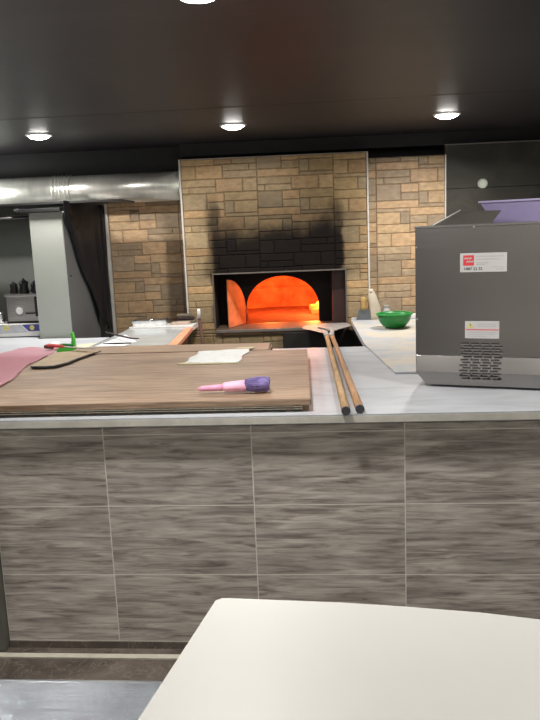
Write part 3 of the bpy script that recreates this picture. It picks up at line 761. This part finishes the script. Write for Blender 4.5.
# ------------------------------------------------------------------ things on the left side counter
ft = thing('foil_tray', 'shallow foil tray with crinkled foil on the ledge against the stone tiled wall', 'tray', (-1.59, 5.62, 1.0225), math.radians(2.5))
def tray(x0, x1, y0, y1, h, sp):
    mb = MB()
    lo = [(x0, y0, .001), (x1, y0, .001), (x1, y1, .001), (x0, y1, .001)]; hi = [(x0-sp, y0-sp, h), (x1+sp, y0-sp, h), (x1+sp, y1+sp, h), (x0-sp, y1+sp, h)]
    mb.face(lo)
    for i in range(4): mb.face([lo[i], lo[(i+1) % 4], hi[(i+1) % 4], hi[i]])
    return mb
tray(.02, .27, -.04, .08, .045, .012).build('tray', MT['foil'], ft, solid=.001)
def crk(u, v): return (.015+.262*u, -.045+.13*v, .046+.008*math.sin(u*17+v*9)*math.cos(v*8+u*4)+.004*u)
MB().grid(crk, 26, 14).build('foil_cover', MT['foil'], ft, norm=False, solid=.0008)
fb = MB().box(0, .14, 0, .09, 0, .020).build('flat_box', plain('pinkish_box', (.52, .40, .33), .5), bevel=.002)
fb.location = (-1.275, 5.615, 1.0225); tag(fb, 'thin pinkish flat box on the ledge right of the foil tray', 'box')
ds = thing('dark_cloth', 'dark folded towels stacked behind the thin pinkish flat box', 'cloth', (-1.25, 5.72, 1.0225))
for k, (w, z) in enumerate(((.15, 0), (.14, .028), (.12, .052))):
    MB().box(0, w, 0, .05, z, z+.024).build('towel', plain('dark_towel_%d' % k, [(.14, .12, .08), (.045, .025, .03), (.17, .15, .11)][k], .8), ds, bevel=.008)
bm_ = thing('broom', 'dark red stick with a white cap leaning at the left corner of the oven', 'broom', (-1.000, 5.20, 0))
MB().tube([(0.10, .1, .05), (-.01, .22, 1.12)], .0115, 10).build('stick', MT['darkred'], bm_)
MB().tube([(-.0085, .215, 1.09), (-.011, .225, 1.15), (-.0115, .226, 1.165)], [.0135, .013, .008], 12).build('cap', MT['white'], bm_)
MB().box(-.0, .24, .07, .13, 0, .08).build('head', MT['black'], bm_, bevel=.01)

# printed box and machine by the left wall
bx = thing('printed_box', 'long white box with blue print and yellow rounds under the small steel machine', 'box', (-2.62, 5.24, ZT0))
MB().box(0, .44, 0, .22, 0, .100).build('carton', MT['white'], bx, bevel=.002)
MB().prismy([(.335, .045), (.437, .045), (.437, .096), (.285, .096)], -.0012, 0).build('blue_panel', MT['blue'], bx)
MB().prismy([(.10, .03), (.325, .04), (.278, .096), (.10, .096)], -.0010, 0).build('pale_panel', MT['printgrey'], bx)
for (x, r) in ((.365, .018), (.165, .020)):
    MB().tube([(x, -.0030, .072), (x, -.001, .072)], r, 20).build('yellow_round', MT['yellow'], bx)
    MB().tube([(x, -.0036, .072), (x, -.002, .072)], r*.4, 14).build('round_centre', MT['inkgrey'], bx)
MB().box(-.01, .45, -.008, .22, -.0005 if 0 else .001, .007).build('bottom_edge', MT['ink'], bx)
sm = thing('steel_kitchen_appliance', 'small square steel appliance with a white dial standing on the printed box', 'appliance', (-2.462, 5.29, ZT0+.1005))
MB().box(.0, .255, 0, .15, .012, .215).build('body', brushed('dull_appliance_steel', (.52, .50, .48), .4, (1, 1, 40)), sm, bevel=.006)
MB().tube([(.10, -.008, .095), (.10, .001, .095)], [.024, .028], 24).build('dial', MT['white'], sm)
MB().tube([(.10, -.003, .095), (.10, .001, .095)], [.038, .038], 24).build('dial_ring', plain('dull_ring', (.32, .30, .29), .4), sm)
MB().box(.228, .243, -.018, .0, .05, .20).build('side_bar', MT['black'], sm, bevel=.003)
MB().box(.150, .225, -.016, -.001, .070, .080).build('lever', MT['black'], sm, bevel=.002)
MB().box(-.004, .259, -.006, .155, 0, .016).build('foot_plate', MT['iron'], sm)
MB().box(-.008, .262, -.010, .155, .205, .222).build('lid', brushed('lid_steel', (.62, .60, .58), .35), sm, bevel=.003)
for i, (x, s) in enumerate(((.045, .95), (.125, 1.15), (.21, .95))):
    pt = thing('moka_pot', ['black pot standing at the left on the steel appliance', 'taller black pot in the middle on the steel appliance', 'black pot next to the pillar on the steel appliance'][i], 'pot', (-2.462+x, 5.35, ZT0+.1005+.2225), 0, 'dark pots on the steel appliance')
    MB().lathe([(.030*s, 0), (.034*s, .01), (.026*s, .045*s), (.031*s, .075*s)], 20, cap1=True).build('body', plain('pot_black_%d' % i, (.03, .03, .032), .25, .5), pt)
    MB().lathe([(.030*s, .075*s), (.012, .088*s), (.006, .100*s)], 16, cap1=True).build('lid', MT['black'], pt)
    MB().tube([(.024, -.005, .06), (.034, -.012, .055), (.034, -.012, .02), (.03, -.005, .015)], .004, 8).build('handle', MT['black'], pt)
kt = thing('metal_jug', 'small shiny metal jug left of the steel appliance', 'jug', (-2.545, 5.33, ZT0+.1005))
MB().lathe([(.035, 0), (.042, .02), (.034, .07), (.036, .085)], 24, cap1=True).build('body', MT['foil'], kt)
MB().tube([(-.036, 0, .075), (-.055, 0, .06), (-.052, 0, .025), (-.038, 0, .018)], .004, 8).build('handle', MT['iron'], kt)

# ------------------------------------------------------------------ foreground tables
stb = thing('steel_table', 'stainless steel table in the left foreground below the tiled counter', 'table', (-1.2, .7, 0))
MB().box(-1.2, .9, -.9, .555, .825, .85).build('top', MT['table_steel'], stb, bevel=.004)
MB().box(-1.2, .9, .551, .5565, .80, .8505).build('front_edge', brushed('bright_steel_edge', (.7, .7, .7), .2), stb)
for x in (-1.15, .85):
    for y in (-.85, .5): MB().tube([(x, y, 0), (x, y, .825)], .02, 12).build('leg', MT['steel'], stb)
wh = thing('white_table', 'cream white tabletop with a rounded corner in the right foreground', 'table', (.35, .8, 0))
edge = [(-.275, 1.478), (-.262, 1.489), (-.245, 1.4895), (-.153, 1.483), (0, 1.472), (.131, 1.457), (.295, 1.432), (.411, 1.405), (.60, 1.345), (.80, 1.25), (1.0, 1.10)]
pl_ = [(x-.35, y-.8) for x, y in edge] + [(.65, -.4), (-.80+.0, -.4)]
pl_[-1] = (-.478-.35-.0, .30-.8)
MB().prism(list(reversed(pl_)), .885, .90).build('top', MT['cream'], wh, bevel=.003)
for (x, y) in ((-.45, .20), (.45, .25), (-.48, -.30), (.45, -.30)):
    MB().tube([(x, y, 0), (x, y, .886)], .018, 12).build('leg', MT['steel'], wh)

# ------------------------------------------------------------------ lights
def downlight(x, y, label, group, real=True, e=21, col=(1, .955, .90)):
    t = thing('downlight', label, 'ceiling light', (x, y, CZ), group=group)
    MB().lathe([(.082, -.004), (.082, -.0005)], 32, cap1=True).build('lens', MT['lamp'], t) if 0 else None
    mb = MB().lathe([(.001, -.030), (.03, -.0285), (.055, -.022), (.068, -.012), (.072, -.001)], 32, cap0=True); mb.build('lens', MT['lamp'], t)
    MB().lathe([(.073, -.001), (.075, -.010), (.088, -.008), (.092, -.0005)], 32, cap0=False).build('rim', MT['white'], t)
    l = bpy.data.lights.new('downlight_lamp', 'AREA'); l.shape = 'DISK'; l.size = .13; l.energy = e; l.color = col; l.spread = math.radians(160)
    o = bpy.data.objects.new('downlight_lamp', l); C.objects.link(o); o.location = (x, y, CZ-.035)
G = 'round ceiling downlights'
downlight(-1.976, 5.013, 'round white ceiling downlight above the silver duct', G)
downlight(-.632, 5.038, 'round white ceiling downlight in front of the oven, middle of the far row', G)
downlight(.794, 5.066, 'round white ceiling downlight above the steel dough machine', G)
downlight(-.380, 2.325, 'round white ceiling downlight nearest the viewer at the top edge', G)
def lamp(x, y, e):  # extra lamps without fixtures, added out of view
    l = bpy.data.lights.new('unseen_fill_lamp', 'AREA'); l.shape = 'DISK'; l.size = .16; l.energy = e; l.color = (1, .95, .89)
    o = bpy.data.objects.new('unseen_fill_lamp', l); C.objects.link(o); o.location = (x, y, CZ-.03)
for x in (-1.75, 1.02): lamp(x, 2.42, 17)
for x in (-1.8, -.4, 1.0): lamp(x, -1.3, 34)  # unseen row added behind the viewer as frontal fill light
for x in (-3.2,): lamp(x, 5.0, 15)
# an unseen fill light added to brighten the left alcove and the glow of the fire
def pt(loc, e, col, r=.08):
    l = bpy.data.lights.new('lamp', 'POINT'); l.energy = e; l.color = col; l.shadow_soft_size = r
    o = bpy.data.objects.new('lamp', l); C.objects.link(o); o.location = loc
pt(wp(.16, .92, 1.17), 26, (1, .235, .05), .06)
pt(wp(-.25, 1.15, 1.26), 12, (1, .21, .04), .06)
pt((-2.75, 5.5, 2.1), 9, (.95, 1, .92))

w = bpy.data.worlds.new('world'); bpy.context.scene.world = w; w.use_nodes = True
w.node_tree.nodes['Background'].inputs[0].default_value = (.75, .8, .9, 1)
w.node_tree.nodes['Background'].inputs[1].default_value = .05

# ------------------------------------------------------------------ camera
p, r, yaw = math.radians(9.85), math.radians(2.34), math.radians(-5.06)
fw = Vector((math.sin(yaw)*math.cos(p), math.cos(yaw)*math.cos(p), -math.sin(p)))
rt = Vector((math.cos(yaw), -math.sin(yaw), 0)); up = rt.cross(fw)
rt2 = rt*math.cos(r)-up*math.sin(r); up2 = rt*math.sin(r)+up*math.cos(r)
cd = bpy.data.cameras.new('camera'); cam = bpy.data.objects.new('camera', cd); C.objects.link(cam)
M3 = Matrix((rt2, up2, -fw)).transposed().to_4x4(); cam.matrix_world = Matrix.Translation((0, 0, H)) @ M3
cd.sensor_fit = 'VERTICAL'; cd.sensor_height = 36; cd.lens = 721/720*36; cd.clip_start = .05
bpy.context.scene.camera = cam
bpy.context.scene.view_settings.view_transform = 'Standard'
bpy.context.scene.view_settings.look = 'None'
bpy.context.scene.view_settings.exposure = 0
